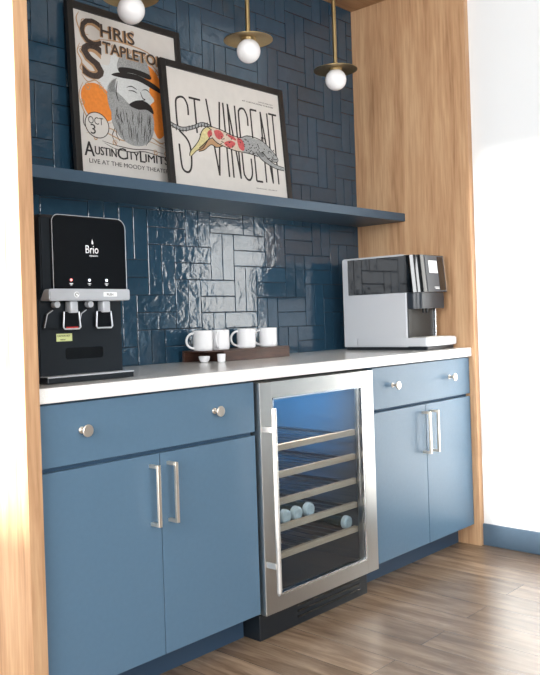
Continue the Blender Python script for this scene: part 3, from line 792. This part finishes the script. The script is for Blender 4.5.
# head: rounded corner, sloping front
def head_outline(yf, x0, x1, yb, r=.055):
    pts = [(x0, yb)]
    for k in range(9):
        a = pi + k/8*pi/2; pts.append((x0+r+r*cos(a), yf+r+r*sin(a)))
    pts += [(x1-.012, yf), (x1, yf+.012), (x1, yb)]
    return pts
bm = bmesh.new()
A = head_outline(.094, CX0-.003, CX1+.003, .158); B = head_outline(.078, CX0-.003, CX1+.003, .158)
va = [bm.verts.new((x, y, 1.352)) for x, y in A]; vb = [bm.verts.new((x, y, 1.182)) for x, y in B]
bm.faces.new(va); bm.faces.new(vb[::-1])
for i in range(len(va)): bm.faces.new((va[i], vb[i], vb[(i+1)%len(va)], va[(i+1)%len(va)]))
hd = part_label(obj('head', bm, BLACKG, cm, smooth=True), 'gloss black brewing head')
bm = bmesh.new()
def slab(x0, x1, z0, z1, d0, d1):
    fy = lambda z: .094 + (.078-.094)*(1.352-z)/.17
    P8 = [bm.verts.new((x, fy(z)-d, z)) for d in (d0, d1) for (x, z) in ((x0,z0),(x1,z0),(x1,z1),(x0,z1))]
    for q in ((0,1,2,3),(4,7,6,5),(0,4,5,1),(1,5,6,2),(2,6,7,3),(3,7,4,0)): bm.faces.new([P8[i] for i in q])
slab(2.062, 2.222, 1.184, 1.350, -.001, .003)
fr = part_label(obj('front_plate', bm, GREYP, hd), 'speckled grey front plate')
bm = bmesh.new(); slab(2.088, 2.158, 1.270, 1.326, .003, .0045); part_label(obj('screen', bm, SCREEN, hd), 'lit white touch screen')
bm = bmesh.new(); slab(2.165, 2.215, 1.190, 1.345, .003, .0042); obj('control_strip', bm, BLACKG, hd)
bm = bmesh.new(); slab(2.120, 2.160, 1.203, 1.206, .003, .0038); slab(2.126, 2.160, 1.197, 1.1995, .003, .0038)
part_label(obj('print_line', bm, WHITEL, hd), 'small pale print')
bm = bmesh.new(); slab(2.2235, 2.2355, 1.186, 1.350, -.004, .0015); part_label(obj('edge_trim', bm, TRIMM, hd), 'bright metal edge')
bm = bmesh.new(); Q = head_outline(.092, CX0+.006, CX1-.004, .158, .045); prism(bm, Q, 'Z', 1.108, 1.181, .002)
sp = part_label(obj('spout_housing', bm, DARKS, cm, smooth=True), 'dark grey spout housing')
for x in (2.085, 2.115): bm = bmesh.new(); cyl(bm, (x,.120,1.108), (x,.120,1.088), .007, .005); obj('spout', bm, BLACKP, sp)
bm = bmesh.new(); prism(bm, [(CX0+.006,.975),(CX1-.020,.975),(CX1-.020,1.108),(CX0+.006,1.108)], 'Y', .150, .1548)
part_label(obj('back_splash', bm, RECESS, cm), 'dark recess back panel')
bm = bmesh.new(); bx(bm, CX1-.014, CX1-.002, .140, .1545, .975, 1.108, .002); part_label(obj('column_trim', bm, TRIMM, cm), 'bright steel column')
bm = bmesh.new(); prism(bm, rrect(CX0-.008, CX1+.010, .040, .440, .02, 5), 'Z', .938, .976, .004)
dt = part_label(obj('drip_tray', bm, SILVERL, cm, smooth=True), 'silver base tray')
bm = bmesh.new(); bx(bm, CX0+.012, CX1-.012, .055, .148, .9755, .9775)
for k in range(9): bx(bm, CX0+.02, CX1-.02, .060+.0095*k, .0635+.0095*k, .9775, .9790)
part_label(obj('tray_grid', bm, STEEL, dt), 'slotted steel tray grid')
bm = bmesh.new(); bx(bm, CX0+.006, CX1-.004, .055, .505, ZC+.0003, .9375, .003)
part_label(obj('plinth', bm, BLACKP, cm), 'black recessed plinth')

# ------------------------------------------------------------------ mug box and mugs
BX0, BX1, BY0, BY1 = 1.100, 1.495, .425, .575
ZB = ZC+.0005
bx_t = thing('serving_box', 'dark walnut wooden box under the row of white mugs', 'wooden box', ((BX0+BX1)/2, .5, ZB))
bm = bmesh.new(); Lx = BX0-.085
bx(bm, BX0, BX1, BY0, BY0+.010, ZB, ZB+.040, .001)
bx(bm, Lx, BX1, BY1-.010, BY1, ZB, ZB+.040, .001)
bx(bm, BX0, BX0+.010, BY0+.010, BY1-.010, ZB, ZB+.040); bx(bm, BX1-.010, BX1, BY0+.010, BY1-.010, ZB, ZB+.040)
bx(bm, BX0+.010, BX1-.010, BY0+.010, BY1-.010, ZB, ZB+.006)
obj('box_body', bm, WALNUT, bx_t)
bm = bmesh.new(); bx(bm, Lx, BX1-.001, BY0+.001, BY1-.001, ZB+.0402, ZB+.0455, .001)
obj('box_top', bm, WALNUT, bx_t)
ZM = ZB+.0458
def mug(x, y, label, ang=2.80):
    t = thing('coffee_mug', label, 'mug', (x, y, ZM), 'white coffee mugs in a row')
    bm = bmesh.new(); r = .0395; h = .079
    lathe(bm, [(0,.0005),(r-.006,.0005),(r-.0055,0),(r-.003,0),(r-.001,.003),(r,.010),(r,h-.001),(r-.0015,h),(r-.003,h-.001),(r-.0035,.010),(r-.008,.006),(0,.006)], (x, y, ZM), seg=44)
    obj('mug_body', bm, CERAM, t, smooth=True)
    bm = bmesh.new(); P = []
    for k in range(15):
        a = pi/2 + k/14*pi
        P.append((cos(a)*.032, h*.5 + .030*sin(a)))
    d = Vector((cos(ang), sin(ang), 0))
    pts = [Vector((x, y, ZM)) + d*(r-.001) + d*(-u) + Vector((0,0,w)) for u, w in P]
    tube(bm, pts, .0045, 10, flat=None)
    obj('mug_handle', bm, CERAM, t, smooth=True)
for x, lab in ((1.056, 'white mug at the left end of the row, behind its neighbour'), (1.148, 'second white mug from the water dispenser end of the row'),
               (1.302, 'third white mug from the water dispenser end of the row'), (1.436, 'white mug at the right end of the row')):
    mug(x, .495, lab, 3.75 if 1.12 < x < 1.2 else 2.80)
# little white pieces in the open end of the box
t = bmesh.new(); lathe(t, [(0,.0005),(.014,.0005),(.021,.010),(.023,.024),(.0215,.024),(.019,.011),(0,.004)], (1.045, .478, ZB), seg=32)
tag(obj('ramekin', t, CERAM, smooth=True), 'small white bowl inside the open left end of the dark box', 'bowl')
bm = bmesh.new(); lathe(bm, [(0,.0),(.012,.0),(.0155,.004),(.017,.032),(.0155,.032),(.014,.006),(0,.005)], (1.068, .405, ZB), seg=28)
tag(obj('creamer_cup', bm, CERAM, smooth=True), 'tiny white cup on the counter at the front corner of the dark box', 'cup')

# ------------------------------------------------------------------ light
w = bpy.data.worlds.new('daylight'); SC.world = w; w.use_nodes = True
bg = w.node_tree.nodes['Background']; bg.inputs[0].default_value = (.97, .985, 1.0, 1); bg.inputs[1].default_value = 12.5
def area(name, loc, rot, sx, sy, e, col=(1,1,1), portal=False):
    l = bpy.data.lights.new(name, 'AREA'); l.shape = 'RECTANGLE'; l.size = sx; l.size_y = sy; l.energy = e; l.color = col
    o = bpy.data.objects.new(name, l); COL.objects.link(o); o.location = loc; o.rotation_euler = rot
    if portal: l.cycles.is_portal = True
    return o
area('window_portal', (XL-.01, (W1[0]+W1[1])/2, (W1[2]+W1[3])/2), (0, -pi/2, 0), W1[3]-W1[2], W1[1]-W1[0], 1, portal=True)
area('window_portal', ((W2[0]+W2[1])/2, YF+.01-.02, (W2[2]+W2[3])/2), (pi/2, 0, 0), W2[1]-W2[0], W2[3]-W2[2], 1, portal=True)
sl = bpy.data.lights.new('low_sun', 'SUN'); sl.energy = 18; sl.angle = radians(3.5); sl.color = (1.0, .95, .88)
so = bpy.data.objects.new('low_sun', sl); COL.objects.link(so)
so.rotation_euler = Vector((1, -.020, -.182)).to_track_quat('-Z', 'Y').to_euler()
# blue lamp strip in the roof of the cooler
bl = area('cooler_lamp_and_fill', (1.02, .10, iz1-.012), (0, 0, 0), .12, .02, 9, (.02,.42,1.0))
bl.rotation_euler = Vector((.40, .42, -.06)).to_track_quat('-Z', 'Y').to_euler(); bl.data.spread = radians(115)
area('cooler_lamp_and_fill', (1.15, .10, iz1-.004), (0, 0, 0), .42, .04, 2.6, (1,.88,.76))  # unseen warm fill, added to brighten the cooler interior

# ------------------------------------------------------------------ camera
f, cx, cy = 808.2632, 265.087, 319.7415
yaw, pt, roll = -0.8211, -0.0007, -0.0326
cam = bpy.data.cameras.new('camera'); co = bpy.data.objects.new('camera', cam); COL.objects.link(co)
fw = Vector((-sin(yaw)*cos(pt), cos(yaw)*cos(pt), sin(pt))); rt = Vector((cos(yaw), sin(yaw), 0)); up = rt.cross(fw)
r2 = rt*cos(roll)+up*sin(roll); u2 = -rt*sin(roll)+up*cos(roll)
M = Matrix((r2, u2, -fw)).transposed().to_4x4(); M.translation = Vector((-1.1218, -1.8733, 1.0826))
co.matrix_world = M
cam.sensor_fit = 'HORIZONTAL'; cam.sensor_width = 36; cam.lens = f/540*36
cam.shift_x = (270-cx)/540; cam.shift_y = (cy-337.5)/540
cam.clip_start = .05
SC.camera = co
SC.view_settings.view_transform = 'Standard'; SC.view_settings.look = 'None'
SC.view_settings.gamma = 1; SC.view_settings.use_curve_mapping = False
SC.view_settings.exposure = 0.0
